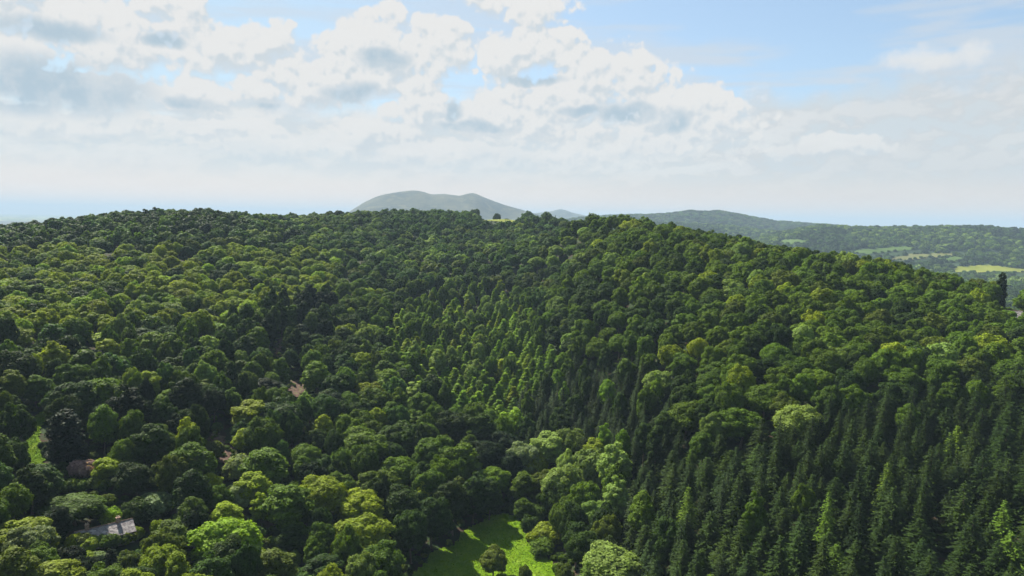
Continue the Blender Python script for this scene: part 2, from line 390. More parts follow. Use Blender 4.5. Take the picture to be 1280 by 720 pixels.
def spruce(name, seed, Ht, R, z0, dz, nb, twig, mat_, dense=1.0):
    rs = np.random.RandomState(seed); Cc = []; T = []; Nn = []; Sz = []
    z = z0
    while z < Ht-.3:
        f = (z-z0)/(Ht-z0); r = R*(1-f)**.72*(1-.35*max(0, .18-f)/.18)+.12; r *= rs.uniform(.82, 1.12); k = max(4, int(nb*(1-f*.45)))
        a0 = rs.uniform(0, 6.28)
        for i in range(k):
            a = a0+6.283*i/k+rs.uniform(-.25, .25); rl = r*rs.uniform(.72, 1.12); dr = np.array([math.cos(a), math.sin(a), 0]); sd = np.array([-math.sin(a), math.cos(a), 0])
            m = max(2, int(rl/(twig*.45)*dense)); lift = rs.uniform(-.05, .12)
            for q in range(m):
                t = (q+rs.uniform(.2, 1))/m
                droop = -.42*t*t*rl*(.6+.6*(1-f))+lift*rl*t+.12*rl*math.sin(t*2)
                wdt = .38*rl*(1.1-t)
                for sgn in ((-1, 1) if q % 2 else (0, 1 if rs.rand() < .5 else -1)):
                    c = dr*rl*t+sd*sgn*wdt*rs.uniform(.4, 1)+np.array([0, 0, z+droop-.06*abs(sgn)*rl*rs.rand()])
                    tt = dr*1.0+sd*sgn*.8+np.array([0, 0, -.28+rs.normal()*.12]); tt /= np.linalg.norm(tt)
                    n = np.array([0, 0, 1.0])+rs.normal(size=3)*.3; n -= tt*n.dot(tt); n /= np.linalg.norm(n)
                    Cc.append(c); T.append(tt); Nn.append(n); Sz.append(twig*rs.uniform(.7, 1.35)*(1-.35*f))
        z += dz*rs.uniform(.8, 1.2)*(1-.3*f)
    for q in range(5):
        Cc.append(np.array([0, 0, Ht-.25*q])); T.append(np.array([rs.normal()*.2, rs.normal()*.2, 1.0])); Nn.append(np.array([math.cos(q), math.sin(q), 0])); Sz.append(twig*.9)
    Cc, T, Nn, Sz = map(np.array, (Cc, T, Nn, Sz)); B = np.cross(Nn, T); s = Sz[:, None]
    V = np.stack([Cc+T*s*.62, Cc+B*s*.26-Nn*s*.08, Cc-T*s*.45, Cc-B*s*.26-Nn*s*.08], 1).reshape(-1, 3)
    return mesh_np(name, V, np.arange(len(V)).reshape(-1, 4), [mat_], rnd=rs.rand(len(Cc)))
def trunk_bm(seed, h, r, limbs, reach, lean=.3):
    rg = random.Random(seed); mb = MB(); pts = []
    x = y = 0
    for i in range(6):
        t = i/5; pts.append((x, y, -0.6+t*(h+.6), r*(1.25-.2*t if i == 0 else 1-.72*t))); x += rg.uniform(-lean, lean); y += rg.uniform(-lean, lean)
    mb.tube(pts, 8)
    for k in range(limbs):
        a = 6.283*k/max(1, limbs)+rg.uniform(-.4, .4); t = rg.uniform(.42, .85); z = h*t; i = int(t*5)
        bx, by = pts[i][0], pts[i][1]; L = reach*rg.uniform(.6, 1)
        mb.tube([(bx, by, z, r*.42), (bx+math.cos(a)*L*.45, by+math.sin(a)*L*.45, z+L*.42, r*.26), (bx+math.cos(a)*L, by+math.sin(a)*L, z+L*.8, r*.08)], 5)
    return mb.mesh('trunk', M_bark)

# nominal crown radius, height of each kind
VAR = {}   # kind -> list of (hi, mid, lo crown mesh, trunk mesh, R, height)
def add(kind, cr, tr, R, Ht): VAR.setdefault(kind, []).append((*cr, tr, R, Ht))
def three(fn, n, leaf, seed): return tuple(fn(seed, int(n*k), leaf*s) for k, s in ((1, 1), (.42, 1.5), (.15, 2.35)))
for i, (R, Hh, nl, lr, gap) in enumerate([(5.6,6.4,36,.33,.06),(5.8,5.8,30,.38,.10),(5.3,6.8,40,.30,.08),(6.0,6.2,25,.41,.12),(5.5,6.2,48,.26,.06),(5.9,6.0,20,.34,.16),(5.4,6.6,28,.28,.18),(6.1,5.6,44,.24,.12)]):
    add('round', three(lambda s, n, lf, a=(R,Hh,nl,lr,gap): crown('crown', s, 'dome', a[0], a[1], 15.6-a[1], a[2], a[3], lf, n, M_leaf, a[4]), 9500, .44, 20+i), trunk_bm(i, 11, .38, 6, 4.2), 5.6, 15.6)
for i, (R, Hh, nl, lr, gap) in enumerate([(4.0,7.2,30,.38,.16),(3.7,7.6,34,.35,.2),(4.3,7.0,26,.40,.22)]):
    add('tall', three(lambda s, n, lf, a=(R,Hh,nl,lr,gap): crown('crown', s, 'dome', a[0], a[1], 17-a[1], a[2], a[3], lf, n, M_leaf, a[4]), 6500, .42, 40+i), trunk_bm(10+i, 13, .3, 6, 3), 4.0, 17)
for i in range(3):
    add('larch', three(lambda s, n, lf: crown('crown', s, 'cone', 3.1, 6.6, 9.2, 40, .34, lf, n, M_leaf, .14), 5200, .36, 60+i), trunk_bm(20+i, 14, .25, 4, 1.6, .1), 3.0, 16)
for i, (Ht, R) in enumerate([(17,4.2),(18.5,3.9),(16,4.4),(17.5,3.7)]):
    f = lambda tw, dz, nb, de: spruce('crown', 80+i, Ht, R, 1.6, dz, nb, tw, M_need, de)
    add('spruce', (f(.78, .62, 9, 1.0), f(1.1, .85, 8, .9), f(1.6, 1.3, 6, .8)), trunk_bm(30+i, Ht-2, .24, 0, 1, .04), 4.1, 17.3)
for i in range(2):
    add('cypress', three(lambda s, n, lf: crown('crown', s, 'column', 2.0, 5.6, 6.6, 30, .62, lf, n, M_need, .05), 3600, .34, 100+i), trunk_bm(40+i, 7, .2, 0, 1, .05), 1.9, 12)
for i in range(3):
    add('shrub', three(lambda s, n, lf: crown('crown', s, 'dome', 2.2, 1.9, 1.9, 16, .42, lf, n, M_leaf, .12), 2600, .30, 120+i), trunk_bm(50+i, 2.2, .1, 4, 1.2), 2.2, 3.8)

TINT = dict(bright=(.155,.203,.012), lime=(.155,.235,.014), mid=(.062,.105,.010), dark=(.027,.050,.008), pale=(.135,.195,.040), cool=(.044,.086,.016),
            olive=(.068,.096,.013), darkcon=(.016,.030,.006), larch=(.105,.180,.012), silver=(.15,.20,.080), mauve=(.27,.18,.17), beech=(.070,.117,.010), con=(.020,.036,.006), yew=(.011,.022,.006))
KIND = dict(round='broadleaf_tree', tall='broadleaf_tree', larch='larch_tree', spruce='spruce_tree', cypress='cypress_tree', shrub='shrub')
SHAPE = dict(round='rounded broadleaf', tall='upright broadleaf', larch='pointed larch', spruce='spiky spruce', cypress='narrow cypress', shrub='low round shrub')
TONE = dict(bright='yellow-green', lime='vivid lime', mid='mid-green', dark='dark green', pale='pale grey-green', cool='blue-green', olive='olive-brown', darkcon='blackish-green',
            larch='fresh green', silver='silvery', mauve='mauve pink', beech='moss green', con='deep green', yew='near-black')

# ------------------------------------------------------------------ where things stand
trees = []    # dict(kind, tone, x, y, z, s, sz, rot, d)
grid = {}
CELL = 12.0
def near_free(x, y, r, k=.82):
    gx, gy = int(x//CELL), int(y//CELL)
    for i in (-1, 0, 1):
        for j in (-1, 0, 1):
            for (a, b, q) in grid.get((gx+i, gy+j), ()):
                if (a-x)**2+(b-y)**2 < ((r+q)*k)**2: return False
    return True
def put(kind, tone, x, y, z, R, ht=None, var=None, rot=None, hero=False, tint=None):
    nomR, nomH = VAR[kind][0][4], VAR[kind][0][5]; s = R/nomR; sz = (ht/nomH) if ht else s
    grid.setdefault((int(x//CELL), int(y//CELL)), []).append((x, y, R if kind != 'spruce' else R*.8))
    t = dict(kind=kind, tone=tone, x=x, y=y, z=z, R=R, s=s, sz=sz, h=nomH*sz, rot=random.uniform(0, 6.28) if rot is None else rot, ax=random.uniform(.88, 1.13),
             var=random.randrange(len(VAR[kind])) if var is None else var, d=math.hypot(x, y), hero=hero)
    c = tint or TINT[tone]; v = random.uniform(.74, 1.28); hs = random.uniform(-.07, .07)
    t['tint'] = (c[0]*v*(1+hs), c[1]*v, c[2]*v*(1-hs)); trees.append(t); return t
def hero(px, pytop, wpx, kind, tone, ht, var=None, tint=None, d0=90):
    """a tree whose top shows at (px, pytop), standing on the ground, wpx wide"""
    h = hit(px, pytop, ht, d0=d0, step=1.002)
    if not h: return None
    x, y, d = h; sl = math.hypot(d, Z0-H1(x, y)-ht/2)
    return put(kind, tone, x, y, H1(x, y), wpx*sl/F/2, ht, var, hero=True, tint=tint)
# named trees near the clearing and the cottage
HERO = [
 (285,652,66,'round','lime',13,3),(280,628,36,'tall','bright',11,None),(655,554,44,'round','silver',15,4),(690,540,46,'tall','pale',17,0),(712,536,44,'round','olive',16,1),
 (738,562,46,'round','pale',16,2),(700,586,50,'round','pale',16,0),(672,568,26,'round','bright',12,None),(745,548,30,'tall','bright',17,None),(772,556,46,'tall','pale',19,1),(745,626,40,'round','pale',14,4),(770,600,36,'tall','pale',16,None),
 (670,632,30,'shrub','mid',6,None),(684,656,42,'shrub','bright',6.5,None),(678,674,32,'shrub','mid',5,None),(664,646,24,'shrub','dark',6,None),(655,624,22,'tall','mid',9,None),
 (617,688,34,'round','olive',9,0),(766,686,70,'round','pale',13,1),(705,706,26,'round','olive',9,None),(656,708,16,'shrub','olive',5,None),
 (102,575,27,'shrub','mauve',5.5,1),(136,573,34,'round','bright',8,2),(50,582,42,'round','cool',10,0),(92,622,58,'round','mid',7.5,1),(66,634,34,'round','yew',10,2),
 (193,530,38,'tall','dark',17,0),(236,524,30,'tall','bright',16,1),(240,556,48,'tall','mid',16,2),(158,486,48,'tall','yew',20,1),(88,480,52,'round','dark',16,0),(125,474,50,'round','mid',16,4),
 (80,516,34,'cypress','yew',16,None),(18,440,44,'round','dark',17,3),(352,500,62,'round','dark',16,4),(318,500,46,'tall','bright',14,0),(332,562,56,'round','mid',14,0),(318,590,40,'tall','bright',13,None),
 (355,606,56,'tall','mid',17,0),(400,598,60,'round','bright',15,1),(452,616,62,'round','bright',14,2),(445,650,66,'round','bright',14,3),(505,612,52,'round','dark',16,0),(535,586,44,'round','mid',17,2),(530,604,22,'tall','bright',14,1),(552,612,28,'tall','olive',13,None),(574,598,16,'cypress','olive',13,None),
 (575,556,50,'tall','mid',18,0),(545,548,54,'round','mid',17,4),(455,540,62,'round','mid',16,0),(500,530,56,'round','dark',16,2),(567,514,46,'round','dark',16,4),(600,518,40,'tall','dark',17,0),(634,540,44,'round','yew',14,2),(604,552,50,'round','yew',15,1),(640,566,30,'tall','yew',14,None),
 (25,652,60,'round','bright',10,2),(35,658,44,'round','silver',11,4),(15,606,30,'round','mid',12,1),(190,618,46,'shrub','silver',7,None),(172,626,34,'shrub','dark',7,None),(216,650,40,'tall','olive',12,0),(243,636,30,'tall','yew',13,1),
 (138,688,14,'cypress','yew',8,None),(85,684,30,'shrub','yew',6,None),(105,690,26,'shrub','bright',5,None),(196,650,16,'shrub','bright',5,None),(210,652,14,'shrub','bright',4,None),(222,642,12,'shrub','lime',4,None),(160,690,26,'shrub','olive',6,None),(122,690,20,'shrub','silver',4,None),
 (340,692,50,'tall','olive',12,2),(60,706,60,'round','bright',9,0),(10,700,40,'round','mid',9,1),(136,636,22,'shrub','lime',5,None),(122,632,18,'shrub','pale',4,None),(160,636,14,'shrub','dark',5,None),
 (298,570,36,'shrub','silver',8,None),(300,606,34,'round','silver',9,0),(262,552,30,'shrub','olive',7,None),(255,570,26,'shrub','pale',5,None),(238,592,38,'tall','dark',15,2),
]
HERO += [(592,594,36,'tall','dark',17,1),(566,606,38,'tall','dark',17,2),(540,624,42,'round','dark',16,0),(514,640,44,'round','dark',16,4),(612,598,30,'tall','dark',15,0)]
for (px, py, w, k, tone, ht, var) in HERO: hero(px, py, w, k, tone, ht, var)
for px, py, w in [(100,669,20),(112,671,22),(124,669,20),(136,667,22),(148,667,18),(160,663,20),(92,668,18),(170,660,16)]: hero(px, py, w, 'shrub', random.choice(['pale','olive','bright','mid']), 3.6)
for i in range(13):   # the clipped boundary row above the cottage
    px = 60+i*10; hero(px, 603-0.9*i+random.uniform(-2, 2), 17, 'shrub', 'mid' if i % 3 else 'bright', 3.2)
def far_tree(px, d, R, tone, ht, var):
    p = pt(px, 270, d); return put('round', tone, p.x, p.y, H1(p.x, p.y), R, ht, var, hero=True)
lone = far_tree(621.5, 1072, 6.2, 'dark', 15.5, 0); lone2 = far_tree(633.5, 1076, 3.6, 'dark', 9, 2)
_pp = pt(1252, 360, 436); pop = put('cypress', 'darkcon', _pp.x, _pp.y, H1(_pp.x, _pp.y), 2.3, 19.5, 0, hero=True)
for px, py, h in [(524,260,14),(528,262,12),(516,262,13)]: hero(px, py, 5, 'spruce', 'darkcon', h+5, d0=780)

cot = hit(130, 652, 5.2, step=1.001); cot_xy = (cot[0], cot[1])
_hp = pt(1264, 366, 410); hs1 = (_hp.x, _hp.y); hs2 = (pt(628, 270, 1062).x, pt(628, 270, 1062).y)
shed = hit(221, 631, 2.2, step=1.001)
CLEAR = [MEADOW, STRIP, BARE1, BARE2, BARE3, HILLF[:], [(92,654),(166,644),(168,660),(150,666),(100,670),(92,667)], [(88,574),(116,574),(116,592),(88,592)], [(1252,364),(1278,364),(1278,386),(1252,386)], [(212,629),(234,627),(234,633),(212,633)]]
CB = [(min(p[0] for p in P), max(p[0] for p in P), min(p[1] for p in P), max(p[1] for p in P)) for P in CLEAR]
SH = (math.sin(R_(SUN_AZ)), math.cos(R_(SUN_AZ)))
_mv = hit(102, 582, 3.0)
SUNNY = [(cot_xy[0], cot_xy[1], 9), (_mv[0], _mv[1], 7)]+[(sum(p[0] for p in b)/len(b), sum(p[1] for p in b)/len(b), 5) for b in w_bare[:2]]
def shades(x, y, h):      # keep the cottage roof out of the tree shade
    for (cx, cy, w) in SUNNY:
        dx, dy = x-cx, y-cy; al = dx*SH[0]+dy*SH[1]; pe = abs(dx*SH[1]-dy*SH[0])
        if -2 < al < (h-3)/math.tan(R_(SUN_EL))+6 and pe < w and h > 4: return True
    return False
def blocks(x, y, z, R, h, kind):
    fr = .55 if kind in ('spruce', 'larch') else .9
    top = proj(x, y, z+h); base = proj(x, y, z+h*.1); k = math.hypot(x, y)
    w = R*F/math.hypot(k, Z0-z)*fr
    for (x0, x1, y0, y1), P in zip(CB, CLEAR):
        if top[0]+w < x0 or top[0]-w > x1 or top[1] > y1 or base[1] < y0: continue
        for t in (0, .3, .6, .95):
            for q in (-1, 0, 1):
                if inside(P, top[0]+q*w*(1 if t else .5), top[1]+(base[1]-top[1])*t+2): return True
    return False
SPR = [(715,735),(752,660),(795,600),(805,565),(825,545),(870,545),(930,520),(1010,497),(1100,474),(1180,455),(1280,440),(1500,430),(1500,1100),(715,1100)]
GUL = [(640,530),(655,480),(715,435),(800,432),(835,470),(862,530),(812,560),(720,548)]
LAR = [(470,410),(520,352),(600,345),(660,365),(700,415),(775,470),(768,520),(700,540),(640,530),(600,490),(520,465)]
YEL_SUNLIT = [(-300,298),(200,298),(420,303),(425,330),(380,375),(100,398),(-300,420)]  # sunlit band of the left slope: sunshine put into brighter crown tints
DRK_CLOUD_SHADE = [(-300,200),(330,200),(335,266),(240,283),(120,292),(0,300),(-300,305)]  # left ridge under cloud shadow: the shade is put into darker crown tints
CRI = [(470,255),(700,262),(700,288),(600,296),(500,285)]
CON = [(330,372),(410,350),(420,385),(340,420),(300,395)]
def choose(px, py, rg, cl):
    u = rg.random()
    if inside(SPR, px, py):
        if u < .93 - (.35 if py < 480 else 0) - .12*(cl < .35): return ('spruce', rg.choice(['con', 'con', 'darkcon', 'mid' if rg.random() < .25 else 'con']), rg.uniform(3.8, 6.0), rg.uniform(10, 17.5))
        return (rg.choice(['round', 'tall']), rg.choice(['beech', 'mid', 'mid', 'dark']), rg.uniform(3.2, 4.8), rg.uniform(12, 17))
    if inside(GUL, px, py): return ('spruce', 'darkcon', rg.uniform(3.6, 4.8), rg.uniform(12, 17)) if u < .6 else ('tall', rg.choice(['dark', 'larch', 'mid']), rg.uniform(3, 4.4), rg.uniform(15, 18))
    if inside(LAR, px, py): return ('larch', rg.choice(['larch', 'larch', 'larch', 'bright', 'lime']), rg.uniform(3.5, 4.8), rg.uniform(9, 13)) if u < .75 else (rg.choice(['round', 'tall']), rg.choice(['mid', 'beech', 'pale']), rg.uniform(3.5, 5), rg.uniform(14, 18))
    if inside(CRI, px, py) and cl > .45: return ('spruce', 'darkcon', rg.uniform(3.4, 4.4), rg.uniform(12, 16)) if u < .35 else ('round', 'cool', rg.uniform(4.5, 6.5), None)
    if inside(CON, px, py) and u < .4: return ('tall', rg.choice(['yew', 'dark']), rg.uniform(3.5, 4.5), rg.uniform(18, 21))
    if px > 715 and py < 560:
        tone = rg.choice(['beech']*5+['mid']*3+['dark', 'bright', 'olive', 'pale'] if cl < .55 else ['mid']*3+['dark']*3+['beech']*2)
        return ('round', tone, rg.uniform(4.4, 7.2), rg.uniform(12, 15.5))
    if inside(DRK_CLOUD_SHADE, px, py): return ('round', rg.choice(['dark', 'dark', 'cool', 'mid']), rg.uniform(5, 7.6), rg.uniform(12, 15.5))
    if inside(YEL_SUNLIT, px, py): return ('round', rg.choice(['bright']*8+['mid', 'pale', 'lime', 'lime', 'dark', 'beech']), rg.uniform(4.2, 6.8), rg.uniform(10, 13.5))
    if py < 345: return ('round', rg.choice(['cool']*4+['mid', 'pale', 'dark', 'beech', 'olive']), rg.uniform(4.4, 7.4), rg.uniform(11.5, 15))
    if px > 420: return (rg.choice(['round']*4+['tall']), rg.choice(['mid']*4+['beech']*2+['dark']*3+['olive', 'bright', 'pale', 'cool']), rg.uniform(3.9, 7.2), rg.uniform(12, 17))
    if py > 560: 
        if u < .28: return ('shrub', rg.choice(['mid', 'bright', 'olive', 'pale', 'dark', 'cool']), rg.uniform(1.6, 3.2), rg.uniform(3, 6))
        return (rg.choice(['round', 'round', 'tall']), rg.choice(['mid', 'mid', 'dark', 'dark', 'bright', 'bright', 'olive', 'yew', 'cool']), rg.uniform(3.2, 5.4), rg.uniform(9, 15))
    return (rg.choice(['round']*3+['tall']), rg.choice(['mid']*3+['dark']*4+['bright', 'pale', 'cool', 'olive', 'beech', 'yew']), rg.uniform(3.0, 6.8), rg.uniform(9.5, 17.5))
rg = random.Random(5)
for i in range(len(w_meadow)):   # scrub along the meadow edge
    x, y = w_meadow[i]
    if rg.random() < .6 and proj(x, y, H1(x, y))[1] < 722:
        cxm, cym = sum(p[0] for p in w_meadow)/len(w_meadow), sum(p[1] for p in w_meadow)/len(w_meadow); k = rg.uniform(1.0, 1.12)
        R = rg.uniform(.8, 2.1); x, y = cxm+(x-cxm)*k, cym+(y-cym)*k
        if near_free(x, y, R*.6): put('shrub', rg.choice(['mid', 'bright', 'dark', 'beech', 'olive']), x, y, H1(x, y), R, R*rg.uniform(1.2, 2))
NC = 62000
rr = np.sqrt(RS.uniform(80**2, 1180**2, NC)); rr[:26000] = np.sqrt(RS.uniform(80**2, 480**2, 26000)); aa = np.radians(RS.uniform(-50, 50, NC))
CX = rr*np.sin(aa); CY = rr*np.cos(aa); CZ = H(CX, CY)
for i in range(NC):
    x, y, z = float(CX[i]), float(CY[i]), float(CZ[i])
    px, py = proj(x, y, z+15); cl = (mnoise.noise((x/55, y/55, 3))+1)/2
    if inside(w_hill, x, y) or math.hypot(x-cot_xy[0], y-cot_xy[1]) < 10 or math.hypot(x-hs1[0], y-hs1[1]) < 9: continue
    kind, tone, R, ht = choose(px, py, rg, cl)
    if kind == 'round' and ht is None: ht = 15.6*R/5.6
    rad = R*(.8 if kind == 'spruce' else 1)
    if shades(x, y, ht):
        kind, ht, R = 'shrub', rg.uniform(2.5, 3.8), rg.uniform(1.6, 2.4); rad = R
    if not near_free(x, y, rad, (.66 if kind == 'spruce' else .74) if kind in ('spruce', 'larch') else .73): continue
    if inside(w_meadow, x, y) or inside(w_strip, x, y): continue
    if -60 < px < 1340 and blocks(x, y, z, R, ht, kind): 
        if rg.random() < .25 and not blocks(x, y, z, 1.6, 2.5, 'shrub') and near_free(x, y, 1.6): put('shrub', 'dark', x, y, z, 1.6, 2.4)
        continue
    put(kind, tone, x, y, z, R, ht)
print('trees', len(trees))

# ------------------------------------------------------------------ which of them show, and how large
def shows(t):
    px, py = proj(t['x'], t['y'], t['z']+t['h']*.9)
    if not (-8 < px < 1288 and -5 < py < 735): return 0
    return t['h']*F/math.hypot(t['d'], Z0-t['z'])
for t in trees: t['size'] = shows(t); t['px'], t['py'] = proj(t['x'], t['y'], t['z']+t['h']*.72)
LIMIT = 300
single = []; rest = []
bykind = {}
for t in trees: bykind.setdefault(KIND[t['kind']], []).append(t)
for k, L in bykind.items():
    L.sort(key=lambda t: (-(t['hero'] and t['size'] > 0), -t['size']))
    for i, t in enumerate(L): (single if i < LIMIT and t['size'] > 0 else rest).append(t)
print('single', {k: sum(1 for t in single if KIND[t['kind']] == k) for k in bykind}, 'rest', len(rest))

# ------------------------------------------------------------------ labels: tone, shape, nearest landmark, direction and rank
LM = [('the grey cottage roof', 130, 662), ('the mauve shrub', 102, 586), ('the sunlit meadow', 640, 690), ('the reddish bare patch', 275, 565), ('the left grass strip', 45, 545),
      ('the meadow-edge silvery tree', 655, 580), ('the bottom-left lime tree', 285, 690), ('the bottom right corner', 1280, 720), ('the bottom edge under the spruces', 960, 720),
      ('the dark gully mid-picture', 790, 440), ('the right edge at mid-height', 1280, 480), ('the left edge at mid-height', 0, 430), ('the left wood brown gap', 372, 488),
      ('the olive tree inside the meadow', 617, 705), ('the picture centre', 640, 400), ('the middle of the spruce stand', 1010, 600), ('the bottom edge left-centre', 430, 720),
      ('the hilltop pasture', 620, 272), ('the right-hand house', 1264, 366)]
ORD = ['closest', 'second', 'third', 'fourth', 'fifth', 'sixth', 'seventh', 'eighth', 'ninth', 'tenth', 'eleventh', 'twelfth', 'thirteenth', 'fourteenth']
DIRS = ['right of', 'upper-right of', 'above', 'upper-left of', 'left of', 'lower-left of', 'below', 'lower-right of']
cells = {}
for t in single:
    nm, lx, ly = min(LM, key=lambda q: math.hypot(q[1]-t['px'], (q[2]-t['py'])*1.3)); dx, dy = t['px']-lx, ly-t['py']
    t['dist'] = math.hypot(dx, dy)
    if t['dist'] < 5: dr = 'just at'
    else: dr = DIRS[int(round(math.degrees(math.atan2(dy, dx))/45)) % 8]
    cells.setdefault((TONE[t['tone']], SHAPE[t['kind']], nm, dr), []).append(t)
FIX = {id(lone): 'lone dark round tree on the hilltop pasture against the blue hill', id(lone2): 'smaller dark tree on the hilltop pasture beside the white farm building',
       id(pop): 'tall dark poplar-shaped tree rising above the valley trees at the right'}
for (tone, shp, nm, dr), L in cells.items():
    L.sort(key=lambda t: t['dist'])
    for i, t in enumerate(L):
        if id(t) in FIX: t['label'] = FIX[id(t)]; continue
        if len(L) == 1: t['label'] = f'{tone} {shp}, the only one {dr} {nm}'
        elif i == 0: t['label'] = f'{tone} {shp} closest {dr} {nm}'
        else: t['label'] = f'{tone} {shp}, {ORD[i] if i < 14 else str(i+1)+"th"} out {dr} {nm}'
mx = max(len(t['label'].split()) for t in single); print('label words max', mx)
CAT = dict(broadleaf_tree='tree', larch_tree='larch', spruce_tree='spruce', cypress_tree='cypress', shrub='shrub')
GRP = dict(broadleaf_tree='broadleaf trees of the hillside wood', larch_tree='larches in the middle of the wood', spruce_tree='spruces of the conifer stand', cypress_tree='narrow cypress trees', shrub='shrubs between the trees')
def lod(t): return 0 if t['d'] < 300 else (1 if t['d'] < 560 else 2)
for t in single:
    k = KIND[t['kind']]; v = VAR[t['kind']][t['var']]
    root = bpy.data.objects.new(k, None); C.objects.link(root); root.empty_display_size = 1
    root.location = (t['x'], t['y'], t['z']); root.rotation_euler = (0, 0, t['rot']); root.scale = (t['s']*t['ax'], t['s']/t['ax'], t['sz'])
    root['label'] = t['label']; root['category'] = CAT[k]; root['group'] = GRP[k]
    tr = link('trunk' if k != 'shrub' else 'stem', v[3], root); cr = link('crown' if k != 'shrub' else 'foliage', v[lod(t)], root); cr['tint'] = list(t['tint'])

# ------------------------------------------------------------------ the uncountable rest: one object of points carrying copies
def instancer(name, items, variants, label):
    """items: (x,y,z,rot,sx,sz,var,tint); variants: list of lists of meshes copied at each point"""
    n = len(items); me = bpy.data.meshes.new(name); me.vertices.add(n)
    me.vertices.foreach_set('co', np.array([i[:3] for i in items], np.float32).ravel())
    def at(nm, ty, arr, fld):
        a = me.attributes.new(nm, ty, 'POINT'); a.data.foreach_set(fld, np.asarray(arr).ravel())
    at('rot', 'FLOAT_VECTOR', np.array([(0, 0, i[3]) for i in items], np.float32), 'vector')
    at('scl', 'FLOAT_VECTOR', np.array([(i[4], i[4], i[5]) for i in items], np.float32), 'vector')
    at('var', 'INT', np.array([i[6] for i in items], np.int32), 'value')
    at('tint', 'FLOAT_COLOR', np.array([(*i[7], 1) for i in items], np.float32), 'color')
    ng = bpy.data.node_groups.new(name+'_scatter', 'GeometryNodeTree')
    ng.interface.new_socket('Geometry', in_out='INPUT', socket_type='NodeSocketGeometry'); ng.interface.new_socket('Geometry', in_out='OUTPUT', socket_type='NodeSocketGeometry')
    gi = ng.nodes.new('NodeGroupInput'); go = ng.nodes.new('NodeGroupOutput'); jn = ng.nodes.new('GeometryNodeJoinGeometry')
    def attr(nm, ty): 
        a = ng.nodes.new('GeometryNodeInputNamedAttribute'); a.data_type = ty; a.inputs['Name'].default_value = nm; return a.outputs['Attribute']
    ar, asc, av = attr('rot', 'FLOAT_VECTOR'), attr('scl', 'FLOAT_VECTOR'), attr('var', 'INT')
    e2r = ng.nodes.new('FunctionNodeEulerToRotation'); ng.links.new(ar, e2r.inputs[0])
    for vi, meshes in enumerate(variants):
        cmp_ = ng.nodes.new('FunctionNodeCompare'); cmp_.data_type = 'INT'; cmp_.operation = 'EQUAL'
        ng.links.new(av, cmp_.inputs[2]); cmp_.inputs[3].default_value = vi
        for src in meshes:
            ob = bpy.data.objects.new('source_'+name, src)
            oi = ng.nodes.new('GeometryNodeObjectInfo'); oi.inputs['Object'].default_value = ob; oi.inputs['As Instance'].default_value = True
            ip = ng.nodes.new('GeometryNodeInstanceOnPoints')
            ng.links.new(gi.outputs[0], ip.inputs['Points']); ng.links.new(cmp_.outputs[0], ip.inputs['Selection']); ng.links.new(oi.outputs['Geometry'], ip.inputs['Instance'])
            ng.links.new(e2r.outputs[0], ip.inputs['Rotation']); ng.links.new(asc, ip.inputs['Scale']); ng.links.new(ip.outputs[0], jn.inputs[0])
    ng.links.new(jn.outputs[0], go.inputs[0])
    o = link(name, me); md = o.modifiers.new('scatter', 'NODES'); md.node_group = ng; o['kind'] = 'stuff'; o['label'] = label
    return o
def scatter_rest(name, kinds, label):
    vs = []; key = {}; items = []
    for t in rest:
        if t['kind'] not in kinds: continue
        k = (t['kind'], t['var'], lod(t))
        if k not in key:
            v = VAR[t['kind']][t['var']]; key[k] = len(vs); vs.append([v[k[2]]] + ([v[3]] if k[2] < 2 else []))
        items.append((t['x'], t['y'], t['z'], t['rot'], t['s'], t['sz'], key[k], t['tint']))
    if items: instancer(name, items, vs, label)
scatter_rest('broadleaf_wood', ('round', 'tall', 'shrub'), 'broadleaf wood covering the hillside beyond the nearer trees')
scatter_rest('conifer_wood', ('spruce', 'larch', 'cypress'), 'further conifers and larches of the hillside wood')
# undergrowth beneath and between the trees
und = []
n = 16000; r_ = np.sqrt(RS.uniform(80**2, 500**2, n)); a_ = np.radians(RS.uniform(-48, 48, n)); ux = r_*np.sin(a_); uy = r_*np.cos(a_); uz = H(ux, uy)
for i in range(n):
    x, y = float(ux[i]), float(uy[i])
    onb = any(inside(b, x, y) for b in w_bare)
    if inside(w_meadow, x, y) or inside(w_strip, x, y) or math.hypot(x-cot_xy[0], y-cot_xy[1]) < 10: continue
    s = rg.uniform(.3, .75); c = TINT[rg.choice(['mid', 'dark', 'olive', 'cool'])]
    if not onb and -60 < proj(x, y, uz[i])[0] < 1340 and blocks(x, y, float(uz[i]), 1, 1.5, 'shrub'): continue
    if onb: s *= .6
    und.append((x, y, float(uz[i]), rg.uniform(0, 6.28), s, s*.8, rg.randrange(3), c))
for b in w_bare:          # low scrub breaking up the bare patches
    xs = [p[0] for p in b]; ys = [p[1] for p in b]
    for i in range(int((max(xs)-min(xs))*(max(ys)-min(ys))/14)):
        x, y = rg.uniform(min(xs)-2, max(xs)+2), rg.uniform(min(ys)-2, max(ys)+2); s = rg.uniform(.15, .5)
        und.append((x, y, H1(x, y), rg.uniform(0, 6.28), s, s*.8, rg.randrange(3), TINT[rg.choice(['pale', 'olive', 'mid', 'silver'])]))
instancer('undergrowth', und, [[VAR['shrub'][k][1]] for k in range(3)], 'bushy undergrowth between the trunks')
